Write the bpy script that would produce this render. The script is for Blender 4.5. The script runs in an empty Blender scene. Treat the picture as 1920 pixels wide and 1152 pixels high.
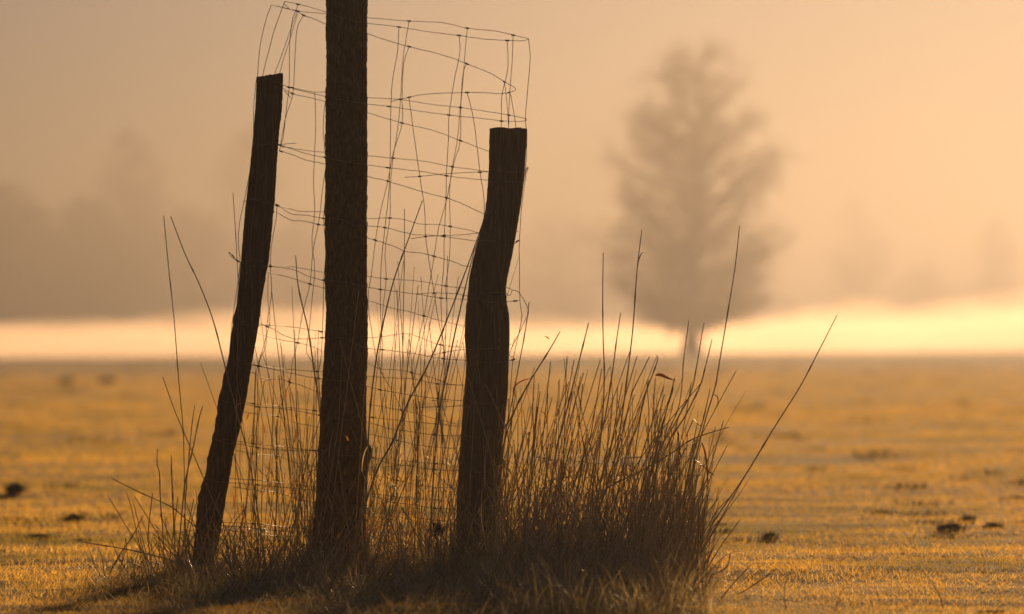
import bpy, math, random
import numpy as np
from mathutils import Vector, Matrix

# ------------------------------------------------------------------ camera
scene = bpy.context.scene
COL = scene.collection
CAM_H = 0.57
FPX = 10667.0                       # focal length in pixels of a 1920 px wide frame
PITCH = math.radians(0.395)
ROLL = math.radians(-0.30)
FOCUS = 13.9
cam_d = bpy.data.cameras.new('camera')
cam = bpy.data.objects.new('camera', cam_d)
COL.objects.link(cam)
scene.camera = cam
cam_d.sensor_width = 36.0
cam_d.lens = FPX * 36.0 / 1920.0
cam_d.clip_start = 0.5
cam_d.clip_end = 9000.0
CM = Matrix.Translation((0, 0, CAM_H)) @ Matrix.Rotation(math.pi / 2 + PITCH, 4, 'X') @ Matrix.Rotation(ROLL, 4, 'Z')
cam.matrix_world = CM
cam_d.dof.use_dof = True
cam_d.dof.focus_distance = FOCUS
cam_d.dof.aperture_fstop = 5.2

# ------------------------------------------------------------------ world, sun, exposure
SUN_AZ, SUN_EL = math.radians(7.5), math.radians(6.5)
world = bpy.data.worlds.new('World')
scene.world = world
world.use_nodes = True
wn = world.node_tree.nodes
sky = wn.new('ShaderNodeTexSky')
sky.sky_type = 'NISHITA'
sky.sun_disc = False
sky.sun_elevation = SUN_EL
sky.sun_rotation = SUN_AZ
sky.air_density = 1.0
sky.dust_density = 0.2
sky.ozone_density = 1.0
bg = wn['Background']
bg.inputs[1].default_value = 0.05
tint = wn.new('ShaderNodeMix')
tint.data_type = 'RGBA'
tint.blend_type = 'MULTIPLY'
tint.inputs[0].default_value = 1.0
tint.inputs[7].default_value = (.175, .19, .34, 1)
world.node_tree.links.new(sky.outputs[0], tint.inputs[6])
world.node_tree.links.new(tint.outputs[2], bg.inputs[0])
sd = bpy.data.lights.new('sun', 'SUN')
sd.energy = 5.0
sd.angle = math.radians(3.0)
sd.color = (1.0, 0.62, 0.29)
sun = bpy.data.objects.new('sun', sd)
COL.objects.link(sun)
sdir = Vector((math.sin(SUN_AZ) * math.cos(SUN_EL), math.cos(SUN_AZ) * math.cos(SUN_EL), math.sin(SUN_EL)))
sun.rotation_euler = sdir.to_track_quat('Z', 'Y').to_euler()
sun.location = (40, 300, 60)
scene.view_settings.view_transform = 'Standard'
scene.view_settings.look = 'None'
scene.view_settings.exposure = 1.15
scene.view_settings.gamma = 1.0
scene.render.engine = 'CYCLES'
cy = scene.cycles
cy.max_bounces = 8
cy.diffuse_bounces = 5
cy.glossy_bounces = 2
cy.transmission_bounces = 3
cy.transparent_max_bounces = 8
cy.volume_bounces = 0
cy.use_denoising = True
cy.use_adaptive_sampling = False
cy.sample_clamp_indirect = 4.0

rng = np.random.default_rng(7)
random.seed(7)


# ------------------------------------------------------------------ helpers
def at(px, py, d):
    """World point seen at pixel (px, py) of the 1920x1152 frame, d metres away along +Y."""
    v = CM.to_3x3() @ Vector(((px - 960) / FPX, (576 - py) / FPX, -1.0))
    s = d / v.y
    return Vector((v.x * s, d, CAM_H + v.z * s))


def hash2(ix, iy, seed):
    h = (ix.astype(np.int64) * 374761393 + iy.astype(np.int64) * 668265263 + seed * 1442695041) & 0xFFFFFFFF
    h = ((h ^ (h >> 13)) * 1274126177) & 0xFFFFFFFF
    h = h ^ (h >> 16)
    return (h & 0xFFFFFF) / float(0xFFFFFF)


def vnoise(x, y, seed=0):
    ix, iy = np.floor(x), np.floor(y)
    fx, fy = x - ix, y - iy
    fx, fy = fx * fx * (3 - 2 * fx), fy * fy * (3 - 2 * fy)
    a, b = hash2(ix, iy, seed), hash2(ix + 1, iy, seed)
    c, d = hash2(ix, iy + 1, seed), hash2(ix + 1, iy + 1, seed)
    return (a + (b - a) * fx) * (1 - fy) + (c + (d - c) * fx) * fy


def ground_z(x, y):
    x, y = np.asarray(x, float), np.asarray(y, float)
    near = np.clip(1.0 - (np.hypot(x, y) - 60) / 200.0, 0.0, 1.0)
    z = 0.022 * (vnoise(x / 2.6, y / 3.4, 1) - .5) + 0.02 * (vnoise(x / .8, y / .9, 2) - .5) + 0.012 * (vnoise(x / .22, y / .22, 3) - .5)
    z = z * near
    z = z + 0.03 * (vnoise(x / 14, y / 18, 4) - .5) * np.clip((y - 22) / 40, 0, 1) * np.clip(1 - (y - 250) / 80, 0, 1)
    # slight rise under the tussock
    z = z + 0.02 * np.exp(-(((x - 0.05) / .55) ** 2 + ((y - 14.2) / .5) ** 2))
    return z


def mesh_np(name, co, faces_q=None, faces_t=None, mat=None, parent=None, smooth=False):
    me = bpy.data.meshes.new(name)
    co = np.asarray(co, np.float32).reshape(-1, 3)
    loops, starts, tots = [], [], []
    off = 0
    for f, n in ((faces_q, 4), (faces_t, 3)):
        if f is None or len(f) == 0:
            continue
        f = np.asarray(f, np.int32).reshape(-1, n)
        loops.append(f.ravel())
        starts.append(off + np.arange(len(f), dtype=np.int32) * n)
        tots.append(np.full(len(f), n, np.int32))
        off += f.size
    loops = np.concatenate(loops)
    starts = np.concatenate(starts)
    tots = np.concatenate(tots)
    me.vertices.add(len(co))
    me.vertices.foreach_set('co', co.ravel())
    me.loops.add(len(loops))
    me.loops.foreach_set('vertex_index', loops)
    me.polygons.add(len(starts))
    me.polygons.foreach_set('loop_start', starts)
    me.polygons.foreach_set('loop_total', tots)
    me.update(calc_edges=True)
    if smooth:
        me.polygons.foreach_set('use_smooth', np.ones(len(starts), bool))
    if mat:
        me.materials.append(mat)
    o = bpy.data.objects.new(name, me)
    COL.objects.link(o)
    if parent:
        o.parent = parent
    return o


def tag(o, label=None, cat=None, group=None, kind=None):
    if label:
        o['label'] = label
    if cat:
        o['category'] = cat
    if group:
        o['group'] = group
    if kind:
        o['kind'] = kind
    return o


def empty(name, loc):
    o = bpy.data.objects.new(name, None)
    COL.objects.link(o)
    o.location = loc
    return o


def rebase(o, p):
    """Move an object's origin to the world point p without moving its mesh."""
    p = Vector(p)
    o.data.transform(Matrix.Translation(-p))
    o.location = p


def adopt(parent, o):
    """Parent a child whose mesh is written in world coordinates."""
    o.data.transform(Matrix.Translation(-parent.location))
    o.parent = parent


def spline(pts, n=7):
    """Catmull-Rom through the points."""
    P = [np.array(p, float) for p in pts]
    P = [2 * P[0] - P[1]] + P + [2 * P[-1] - P[-2]]
    out = []
    for i in range(1, len(P) - 2):
        a, b, c, d = P[i - 1], P[i], P[i + 1], P[i + 2]
        for k in range(n):
            t = k / n
            out.append(0.5 * ((2 * b) + (c - a) * t + (2 * a - 5 * b + 4 * c - d) * t * t + (3 * b - a - 3 * c + d) * t ** 3))
    out.append(P[-2])
    return np.array(out)


def tubes(paths, radii, sides=4):
    """paths: (N, S, 3), radii: (N, S) -> coords and quads (with closed ends) of N tubes."""
    N, S, _ = paths.shape
    t = np.gradient(paths, axis=1)
    t /= np.linalg.norm(t, axis=2, keepdims=True) + 1e-12
    ref = np.zeros((N, 1, 3))
    mean = paths[:, -1] - paths[:, 0]
    ax = np.argmin(np.abs(mean), axis=1)
    ref[np.arange(N), 0, ax] = 1.0
    u = np.cross(t, np.broadcast_to(ref, t.shape))
    u /= np.linalg.norm(u, axis=2, keepdims=True) + 1e-12
    v = np.cross(t, u)
    ang = np.arange(sides) * 2 * math.pi / sides
    ring = paths[:, :, None, :] + radii[:, :, None, None] * (u[:, :, None, :] * np.cos(ang)[None, None, :, None] + v[:, :, None, :] * np.sin(ang)[None, None, :, None])
    co = ring.reshape(-1, 3)
    base = (np.arange(N) * S * sides)[:, None, None]
    s = (np.arange(S - 1) * sides)[None, :, None]
    k = np.arange(sides)[None, None, :]
    k2 = (k + 1) % sides
    a = base + s + k
    b = base + s + k2
    q = np.stack([a, b, b + sides, a + sides], -1).reshape(-1, 4)
    return co, q


def tube_obj(name, pts, r, mat, parent=None, sides=6, taper=None):
    P = np.asarray(pts, float)[None]
    R = np.full((1, P.shape[1]), r) if taper is None else np.linspace(r, taper, P.shape[1])[None]
    co, q = tubes(P, R, sides)
    return mesh_np(name, co, q, None, mat, parent, True)


def blades(base, height, lean, width, curl=0.35):
    """Strips: base (N,3), lean (N,2) horizontal offset of the tip, width (N,)."""
    N = len(base)
    ang = rng.uniform(0, math.pi, N)
    w = np.stack([np.cos(ang), np.sin(ang), np.zeros(N)], 1) * width[:, None] * .5
    up = np.zeros((N, 3))
    up[:, 2] = height
    ln = np.zeros((N, 3))
    ln[:, :2] = lean
    mid = base + up * .58 + ln * curl
    tip = base + up + ln
    co = np.stack([base - w, base + w, mid + w * .8, mid - w * .8, tip], 1).reshape(-1, 3)
    i = np.arange(N)[:, None] * 5
    q = i + np.array([[0, 1, 2, 3]])
    t = i + np.array([[3, 2, 4]])
    return co, q, t


# ------------------------------------------------------------------ materials
def new_mat(name):
    m = bpy.data.materials.new(name)
    m.use_nodes = True
    nt = m.node_tree
    for n in list(nt.nodes):
        nt.nodes.remove(n)
    out = nt.nodes.new('ShaderNodeOutputMaterial')
    return m, nt, out


def ramp(nt, fac, stops):
    r = nt.nodes.new('ShaderNodeValToRGB')
    e = r.color_ramp.elements
    while len(e) < len(stops):
        e.new(0.5)
    for el, (p, c) in zip(e, stops):
        el.position = p
        el.color = (*c, 1)
    nt.links.new(fac, r.inputs[0])
    return r.outputs[0]


def noise(nt, scale, detail=4, vec=None, rough=.55):
    n = nt.nodes.new('ShaderNodeTexNoise')
    n.inputs['Scale'].default_value = scale
    n.inputs['Detail'].default_value = detail
    n.inputs['Roughness'].default_value = rough
    if vec is not None:
        nt.links.new(vec, n.inputs['Vector'])
    return n.outputs['Fac']


def mixc(nt, fac, a, b, mode='MIX'):
    m = nt.nodes.new('ShaderNodeMix')
    m.data_type = 'RGBA'
    m.blend_type = mode
    for sock, v in ((m.inputs[0], fac), (m.inputs[6], a), (m.inputs[7], b)):
        if isinstance(v, (int, float)):
            sock.default_value = v
        elif isinstance(v, tuple):
            sock.default_value = (*v, 1)
        else:
            nt.links.new(v, sock)
    return m.outputs[2]


def blade_mat(name, stops, transl=0.5, rough=0.5, spec=0.4, patch=None, patch_scale=0.5, patch_col=(0.05, 0.06, 0.012)):
    """Thin plant matter: diffuse + translucent + a little gloss, one random tint per blade."""
    m, nt, out = new_mat(name)
    g = nt.nodes.new('ShaderNodeNewGeometry')
    col = ramp(nt, g.outputs['Random Per Island'], stops)
    if patch:
        tc = nt.nodes.new('ShaderNodeTexCoord')
        n = noise(nt, patch_scale, 5, tc.outputs['Object'])
        f = ramp(nt, n, [(patch[0], (0, 0, 0)), (patch[1], (1, 1, 1))])
        col = mixc(nt, f, col, patch_col)
    p = nt.nodes.new('ShaderNodeBsdfPrincipled')
    p.inputs['Roughness'].default_value = rough
    p.inputs['Specular IOR Level'].default_value = spec
    nt.links.new(col, p.inputs['Base Color'])
    t = nt.nodes.new('ShaderNodeBsdfTranslucent')
    nt.links.new(col, t.inputs['Color'])
    mx = nt.nodes.new('ShaderNodeMixShader')
    mx.inputs[0].default_value = transl
    nt.links.new(p.outputs[0], mx.inputs[1])
    nt.links.new(t.outputs[0], mx.inputs[2])
    nt.links.new(mx.outputs[0], out.inputs['Surface'])
    return m


def solid_mat(name, build):
    m, nt, out = new_mat(name)
    p = nt.nodes.new('ShaderNodeBsdfPrincipled')
    nt.links.new(p.outputs[0], out.inputs['Surface'])
    build(nt, p)
    return m


def _bark(nt, p):
    tc = nt.nodes.new('ShaderNodeTexCoord')
    mp = nt.nodes.new('ShaderNodeMapping')
    mp.inputs['Scale'].default_value = (1, 1, .28)
    nt.links.new(tc.outputs['Object'], mp.inputs[0])
    n = noise(nt, 150, 8, mp.outputs[0], .65)
    c = ramp(nt, n, [(.32, (.025, .015, .004)), (.5, (.09, .057, .018)), (.66, (.18, .12, .042))])
    l = noise(nt, 28, 5, tc.outputs['Object'], .6)
    lf = ramp(nt, l, [(.66, (0, 0, 0)), (.72, (1, 1, 1))])
    c = mixc(nt, lf, c, (.17, .14, .025))
    nt.links.new(c, p.inputs['Base Color'])
    p.inputs['Roughness'].default_value = .9
    b = nt.nodes.new('ShaderNodeBump')
    b.inputs['Strength'].default_value = .8
    b.inputs['Distance'].default_value = .004
    nt.links.new(n, b.inputs['Height'])
    nt.links.new(b.outputs[0], p.inputs['Normal'])


def _post(nt, p):
    tc = nt.nodes.new('ShaderNodeTexCoord')
    mp = nt.nodes.new('ShaderNodeMapping')
    mp.inputs['Scale'].default_value = (1, 1, .05)
    nt.links.new(tc.outputs['Object'], mp.inputs[0])
    n = noise(nt, 170, 6, mp.outputs[0], .6)
    c = ramp(nt, n, [(.3, (.03, .018, .006)), (.5, (.10, .066, .024)), (.66, (.20, .14, .062))])
    b2 = noise(nt, 6, 4, tc.outputs['Object'])
    c = mixc(nt, ramp(nt, b2, [(.4, (0, 0, 0)), (.7, (.7, .7, .7))]), c, (.055, .04, .022))
    nt.links.new(c, p.inputs['Base Color'])
    p.inputs['Roughness'].default_value = .8
    b = nt.nodes.new('ShaderNodeBump')
    b.inputs['Strength'].default_value = .6
    b.inputs['Distance'].default_value = .003
    nt.links.new(n, b.inputs['Height'])
    nt.links.new(b.outputs[0], p.inputs['Normal'])


def _wire(nt, p):
    tc = nt.nodes.new('ShaderNodeTexCoord')
    n = noise(nt, 60, 3, tc.outputs['Object'])
    nt.links.new(ramp(nt, n, [(.35, (.12, .07, .035)), (.6, (.26, .20, .13))]), p.inputs['Base Color'])
    p.inputs['Metallic'].default_value = .4
    p.inputs['Roughness'].default_value = .62


def _soil(nt, p):
    tc = nt.nodes.new('ShaderNodeTexCoord')
    n = noise(nt, 40, 5, tc.outputs['Object'])
    nt.links.new(ramp(nt, n, [(.3, (.06, .04, .018)), (.7, (.15, .10, .045))]), p.inputs['Base Color'])
    p.inputs['Roughness'].default_value = .95


def _ground(nt, p):
    tc = nt.nodes.new('ShaderNodeTexCoord')
    n = noise(nt, 1.1, 8, tc.outputs['Object'], .6)
    n2 = noise(nt, 30, 6, tc.outputs['Object'], .6)
    c = ramp(nt, n, [(.35, (.12, .085, .012)), (.5, (.27, .16, .025)), (.68, (.36, .21, .038))])
    c2 = ramp(nt, n2, [(.3, (.35, .33, .3)), (.7, (1, 1, 1))])
    nt.links.new(mixc(nt, 1.0, c, c2, 'MULTIPLY'), p.inputs['Base Color'])
    p.inputs['Roughness'].default_value = 1.0
    p.inputs['Specular IOR Level'].default_value = .05
    b = nt.nodes.new('ShaderNodeBump')
    b.inputs['Strength'].default_value = .7
    b.inputs['Distance'].default_value = .02
    nt.links.new(n2, b.inputs['Height'])
    nt.links.new(b.outputs[0], p.inputs['Normal'])


def _twig(nt, p):
    tc = nt.nodes.new('ShaderNodeTexCoord')
    n = noise(nt, 1.5, 3, tc.outputs['Object'])
    nt.links.new(ramp(nt, n, [(.35, (.06, .03, .012)), (.65, (.14, .075, .03))]), p.inputs['Base Color'])
    p.inputs['Roughness'].default_value = .85


M_BARK = solid_mat('bark', _bark)
M_POST = solid_mat('weathered_wood', _post)
M_WIRE = solid_mat('galvanised_wire', _wire)
M_SOIL = solid_mat('soil', _soil)
M_GROUND = solid_mat('field_ground', _ground)
M_TWIG = solid_mat('twigs', _twig)
M_TURF = blade_mat('turf_blades', [(0, (.30, .22, .03)), (.3, (.62, .37, .06)), (.7, (.84, .49, .09)), (1, (.92, .62, .18))], .74, .8, .08,
                   patch=(.47, .66), patch_scale=.8, patch_col=(.25, .20, .03))
M_STRAW = blade_mat('straw', [(0, (.24, .16, .05)), (.5, (.50, .36, .15)), (1, (.78, .62, .34))], .12, .45, .4)
M_MAT = blade_mat('matted_straw', [(0, (.22, .15, .035)), (.5, (.60, .43, .16)), (1, (.84, .66, .34))], .42, .55, .25)
M_DRY = blade_mat('dry_leaf', [(0, (.22, .09, .02)), (.6, (.42, .19, .045)), (1, (.55, .30, .09))], .6, .5, .3)
M_EVER = blade_mat('evergreen_leaves', [(0, (.035, .045, .012)), (1, (.09, .09, .03))], .3, .6, .3)

# ------------------------------------------------------------------ ground
nr, nc = 420, 360
ys = np.concatenate([-np.geomspace(60, .5, 25), np.geomspace(.5, 9, 35), np.linspace(9.03, 24, 240), np.geomspace(24.2, 2600, nr - 300)])
u = np.linspace(-1, 1, nc)
xs = np.sinh(u * 7.2) / math.sinh(7.2) * 1500
X, Y = np.meshgrid(xs, ys)
Z = ground_z(X, Y)
co = np.stack([X, Y, Z], -1).reshape(-1, 3)
R_, C_ = len(ys), len(xs)
ii = (np.arange(R_ - 1)[:, None] * C_ + np.arange(C_ - 1)[None]).ravel()
q = np.stack([ii, ii + 1, ii + C_ + 1, ii + C_], 1)
tag(mesh_np('ground', co, q, None, M_GROUND, smooth=True), kind='structure')

# short golden turf over the field: blades spread by distance
N = 1100000
d = np.exp(rng.uniform(math.log(9.0), math.log(330.0), N))
far_thin = (d > 112 + 30 * rng.random(N)) & (rng.random(N) < .80)
d = d[~far_thin]
N = len(d)
a = np.radians(rng.uniform(-9.5, 9.5, N))
x, y = d * np.sin(a), d * np.cos(a)
clump = vnoise(x / .12, y / .12, 11) * .45 + vnoise(x / .5, y / .7, 12) * .3 + vnoise(x / 2.1, y / 3.0, 13) * .25
k = np.clip(d / 14.0, .8, 12)
hgt = (0.006 + 0.026 * clump ** 2 * rng.uniform(.4, 1.3, N)) * np.clip(k, 1, 3.0) ** .55
wid = 0.0016 * rng.uniform(.5, 1.3, N) * k ** .80
ln = rng.normal(0, .9, (N, 2)) * hgt[:, None]
base = np.stack([x, y, ground_z(x, y) - .002], 1)
co, q, t = blades(base, hgt, ln, wid)
tag(mesh_np('turf', co, q, t, M_TURF), 'short golden grass covering the whole field', 'grass', kind='stuff')


# ------------------------------------------------------------------ posts and trunk
def catmull_rows(rows, n):
    R = np.array(rows, float)
    yy = np.linspace(R[0, 0], R[-1, 0], n)
    return yy, np.interp(yy, R[:, 0], R[:, 1]), np.interp(yy, R[:, 0], R[:, 2])


def smooth1(v, k):
    ker = np.hanning(k + 2)[1:-1]
    ker /= ker.sum()
    return np.convolve(np.pad(v, k // 2, 'edge'), ker, 'valid')


def trunk_mesh(name, rows, depth, mat, n=420, sides=88, rough=.002, flat=0., ridges=0., grain=0., lean=0.0, seed=0, top_tilt=0.0, smooth_k=21, edge=None):
    yy, xl, xr = catmull_rows(rows, n)
    xl, xr = smooth1(xl, smooth_k), smooth1(xr, smooth_k)
    P, Rr = [], []
    for i in range(n):
        dd = depth + lean * (i / (n - 1))
        l, r = at(xl[i], yy[i], dd), at(xr[i], yy[i], dd)
        P.append((l + r) / 2)
        Rr.append((r - l).length / 2)
    P = np.array(P)
    Rr = np.array(Rr)
    th = np.arange(sides) * 2 * math.pi / sides
    s = np.concatenate([[0], np.cumsum(np.linalg.norm(np.diff(P, axis=0), axis=1))])
    TH, S = np.meshgrid(th, s)
    r = Rr[:, None] * np.ones_like(TH)
    # squarish, split-wood section
    if flat:
        ph = 0.5 + seed
        r = r * (1 - flat * (0.5 - 0.5 * np.cos(3 * (TH - ph)))) * (1 + .03 * np.cos(5 * TH + seed))
        r = r * (Rr[:, None] / (np.maximum(np.abs(r[:, :sides] * np.cos(TH)).max(1, keepdims=True), 1e-6)))
    cx, cyy = np.cos(TH) * 3.0, np.sin(TH) * 3.0
    nz = (vnoise(TH * 6 + 50, S * 11 + seed * 9, 21 + seed) - .5) * 1.7 + (vnoise(TH * 24 + 9, S * 90, 22 + seed) - .5) + (vnoise(TH * 40, S * 240, 23 + seed) - .5) * .7
    nz = nz + grain * ((vnoise(TH * 34 + 3, S * 2.2 + seed, 25) - .5) * 2.0 + np.where(vnoise(TH * 12 + 7, S * 1.6 + seed, 26) > .80, -2.2, 0))
    if ridges:
        w = TH * 9 + 2.2 * vnoise(TH * 3, S * 14, 31 + seed)
        nz = nz + ridges * np.abs(np.sin(w * 1.5))
    blend = np.minimum(1, np.minimum(TH, 2 * math.pi - TH) * 4)     # close the seam
    r = r + rough * nz * blend
    if edge is not None:
        r = r + edge(TH, S)
    co = np.stack([P[:, 0][:, None] + r * np.cos(TH), P[:, 1][:, None] + r * np.sin(TH), P[:, 2][:, None] * np.ones_like(TH)], -1)
    # uneven saw-cut top
    co[0, :, 2] += top_tilt * np.cos(th) + .006 * (vnoise(th * 3, th * 0 + seed, 5) - .5)
    V = co.reshape(-1, 3)
    top_in = co[0] * .82 + co[0].mean(0) * .18
    top_in[:, 2] += .001
    V = np.concatenate([V, top_in, co[0].mean(0)[None] + [[0, 0, .0015]]])
    idx = (np.arange(n - 1)[:, None] * sides + np.arange(sides)[None]).ravel()
    nx = (np.arange(n - 1)[:, None] * sides + ((np.arange(sides) + 1) % sides)[None]).ravel()
    q = np.stack([idx, idx + sides, nx + sides, nx], 1)
    kk = np.arange(sides)
    k2 = (kk + 1) % sides
    b = n * sides
    q2 = np.stack([kk, k2, b + k2, b + kk], 1)
    t = np.stack([b + kk, b + k2, np.full(sides, b + sides)], 1)
    return mesh_np(name, V, np.concatenate([q, q2]), t, mat, smooth=False)


D_L, D_T, D_R = 14.32, 14.36, 14.20
left_rows = [(142, 483, 533), (160, 482, 533), (270, 474, 524), (380, 461, 518), (490, 452, 506), (575, 444, 492), (592, 438, 490), (680, 428, 475), (745, 412, 465),
             (800, 404, 453), (847, 392, 441), (890, 385, 434), (933, 372, 426), (1000, 366, 416), (1044, 361, 406), (1120, 352, 400)]


def shag(TH, S):      # torn bark edge low down on the left side
    return np.where((np.abs(TH - math.pi) < .9) & (S > .55 * 1.25) & (S < 1.1), .004 * (vnoise(TH * 4, S * 70, 77) - .4), 0)


o = trunk_mesh('wooden_stake', left_rows, D_L, M_POST, flat=.16, grain=.9, rough=.0016, seed=3, top_tilt=.004, smooth_k=11, edge=shag)
rebase(o, at(376, 1085, D_L))
tag(o, 'slim dark wooden stake leaning left of the tree trunk, torn at its left edge', 'stake', 'wooden stakes of the tree guard')
right_rows = [(242, 919, 990), (260, 918, 990), (330, 916, 986), (390, 911, 978), (440, 899, 970), (480, 889, 963), (515, 882, 955), (540, 879, 951), (565, 876, 953), (590, 873, 958),
              (630, 872, 959), (680, 875, 957), (740, 870, 955), (800, 866, 949), (880, 860, 940), (950, 857, 935), (1060, 856, 930), (1120, 856, 932)]
o = trunk_mesh('wooden_stake', right_rows, D_R, M_POST, flat=.12, grain=1.0, rough=.0014, seed=5, top_tilt=-.001, smooth_k=15)
rebase(o, at(893, 1085, D_R))
tag(o, 'thick bent wooden stake with a bulge, standing right of the tree trunk', 'stake', 'wooden stakes of the tree guard')

# the young tree inside the guard: trunk up past the frame, a few bare limbs above it
trunk_rows = [(-1500, 632, 672), (-900, 624, 680), (-300, 617, 685), (0, 614, 687), (200, 613, 687), (400, 612, 687), (600, 612, 688), (660, 610, 688), (700, 607, 687),
              (760, 604, 686), (850, 600, 687), (950, 592, 685), (1050, 582, 688), (1090, 574, 696), (1140, 560, 712)]


def knot_edge(TH, S):
    zc = 1.5 + 0.0
    tt = np.minimum(np.abs(TH), 2 * math.pi - np.abs(TH))
    s0 = (865 + 1500) / 750.0 * 1.004
    return .016 * np.exp(-(tt / .28) ** 2 - ((S - s0) / .028) ** 2)


o_tr = trunk_mesh('trunk', trunk_rows, D_T, M_BARK, n=1500, sides=120, rough=.0030, ridges=.9, seed=8, smooth_k=31, edge=knot_edge)
ytree = empty('young_tree', at(636, 1085, D_T))
tag(ytree, 'straight rough-barked tree trunk rising out of frame between the two stakes', 'tree')
adopt(ytree, o_tr)
pp, rr = [], []
top = np.array(at(652, -1500, D_T))
for i in range(16):
    h0 = rng.uniform(.15, 1.0)
    st = np.array(at(652, -450 - 1050 * h0, D_T))
    an = rng.uniform(0, 2 * math.pi)
    L = rng.uniform(.5, 1.3)
    v = np.array([math.cos(an), math.sin(an), rng.uniform(.8, 1.6)])
    v /= np.linalg.norm(v)
    path = st + v * np.linspace(0, L, 8)[:, None] + np.array([0, 0, .12]) * (np.linspace(0, 1, 8)[:, None] ** 2)
    pp.append(path)
    rr.append(np.linspace(.013, .003, 8))
    for j in range(7):
        s0 = path[rng.integers(2, 8)]
        v2 = v + rng.normal(0, .6, 3)
        v2 /= np.linalg.norm(v2)
        pp.append(s0 + v2 * np.linspace(0, rng.uniform(.2, .5), 8)[:, None])
        rr.append(np.linspace(.004, .001, 8))
co, q = tubes(np.array(pp), np.array(rr), 6)
adopt(ytree, mesh_np('crown', co, q, None, M_BARK, smooth=True))

# ------------------------------------------------------------------ wire guard
guard = empty('wire_tree_guard', at(700, 1085, 14.3))
tag(guard, 'bent knotted wire mesh wrapped around the tree trunk and both stakes', 'wire guard')
WR = 0.0008


def knot_mesh(p, tdir):
    tdir = np.array(tdir) / (np.linalg.norm(tdir) + 1e-9)
    s = np.linspace(-.0052, .0052, 9)
    prof = .0017 + .0006 * np.abs(np.sin(np.linspace(0, 3 * math.pi, 9)))
    prof[0] = prof[-1] = .0013
    path = np.array(p) + tdir * s[:, None]
    return tubes(path[None], prof[None], 6)


def wire(name, pts, depth, knots=(), jit=.35, r=WR):
    """pts in photo pixels, depth a function of px (and py) giving metres."""
    P = spline([(px, py) for px, py in pts], 6)
    P[1:-1] += rng.normal(0, jit, (len(P) - 2, 2)) * .6
    W = np.array([at(a_, b_, depth(a_, b_)) for a_, b_ in P])
    o = tube_obj(name, W, r, M_WIRE, None, 6)
    adopt(guard, o)
    for kx, ky in knots:
        j = int(np.argmin((P[:, 0] - kx) ** 2 + (P[:, 1] - ky) ** 2))
        j = min(max(j, 1), len(P) - 2)
        co, q = knot_mesh(W[j], W[j + 1] - W[j - 1])
        ko = mesh_np('knot', co, q, None, M_WIRE, smooth=True)
        ko.data.transform(Matrix.Translation(-guard.location))
        ko.parent = o
    return o


def dF(px, py=0):       # front run, in front of trunk and stakes
    base_ = 14.12 if px > 860 else 14.24 - (px - 480) / 380 * .12
    return base_ - .0


def dA(px, py=0):       # far run, coming forward again at both ends
    e = min(max((px - 890) / 60, 0), 1) + min(max((545 - px) / 60, 0), 1)
    return 14.62 * (1 - e) + dF(px) * e + .004


def dC(px, py=0):
    e = min(max((px - 920) / 60, 0), 1) * .3 + min(max((525 - px) / 45, 0), 1)
    return 14.50 * (1 - e) + dF(px) * e + .008


def dD(px, py=0):
    return 14.115 if px > 880 else 14.115 + (880 - px) / 180 * .22


# line wires: (points, knots)
A = [
 [(511, 10), (558, 21), (600, 25), (650, 29), (685, 33), (767, 40), (830, 43), (876, 53), (930, 59), (962, 66), (991, 73)],
 [(533, 160), (548, 165), (588, 173), (614, 173), (650, 178), (686, 183), (720, 185), (751, 187), (808, 196), (863, 202), (910, 209), (954, 216), (987, 223)],
 [(474, 261), (500, 265), (530, 275), (580, 283), (612, 286), (650, 288), (688, 292), (737, 297), (795, 303), (848, 313), (880, 317), (920, 322), (980, 322), (989, 314), (984, 320)],
 [(460, 377), (475, 373), (500, 376), (518, 386), (540, 391), (565, 397), (612, 398), (650, 405), (687, 410), (731, 409), (765, 414), (790, 421), (815, 421), (844, 425), (880, 432), (898, 437), (935, 438), (955, 440), (972, 433)],
 [(436, 478), (450, 492), (480, 486), (507, 497), (550, 501), (590, 508), (612, 512), (650, 515), (687, 518), (724, 523), (790, 528), (836, 537), (877, 540), (920, 536), (950, 540), (961, 544)],
 [(436, 600), (460, 604), (487, 608), (550, 614), (602, 622), (612, 623), (650, 629), (687, 633), (715, 632), (760, 626), (790, 634), (826, 647), (875, 652)],
 [(430, 675), (455, 677), (480, 685), (530, 692), (594, 697), (610, 698), (650, 702), (687, 706), (740, 709), (775, 711), (820, 720), (870, 723)],
]
AK = [[(558, 21), (767, 40), (876, 53), (962, 66)], [(548, 165), (751, 187), (863, 202), (954, 216)], [(528, 275), (737, 297), (848, 313)], [(518, 386), (731, 409), (844, 425)],
      [(507, 497), (724, 523), (836, 537)], [(602, 622), (502, 611), (826, 647)], [(594, 697), (485, 686), (822, 720)]]
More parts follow.
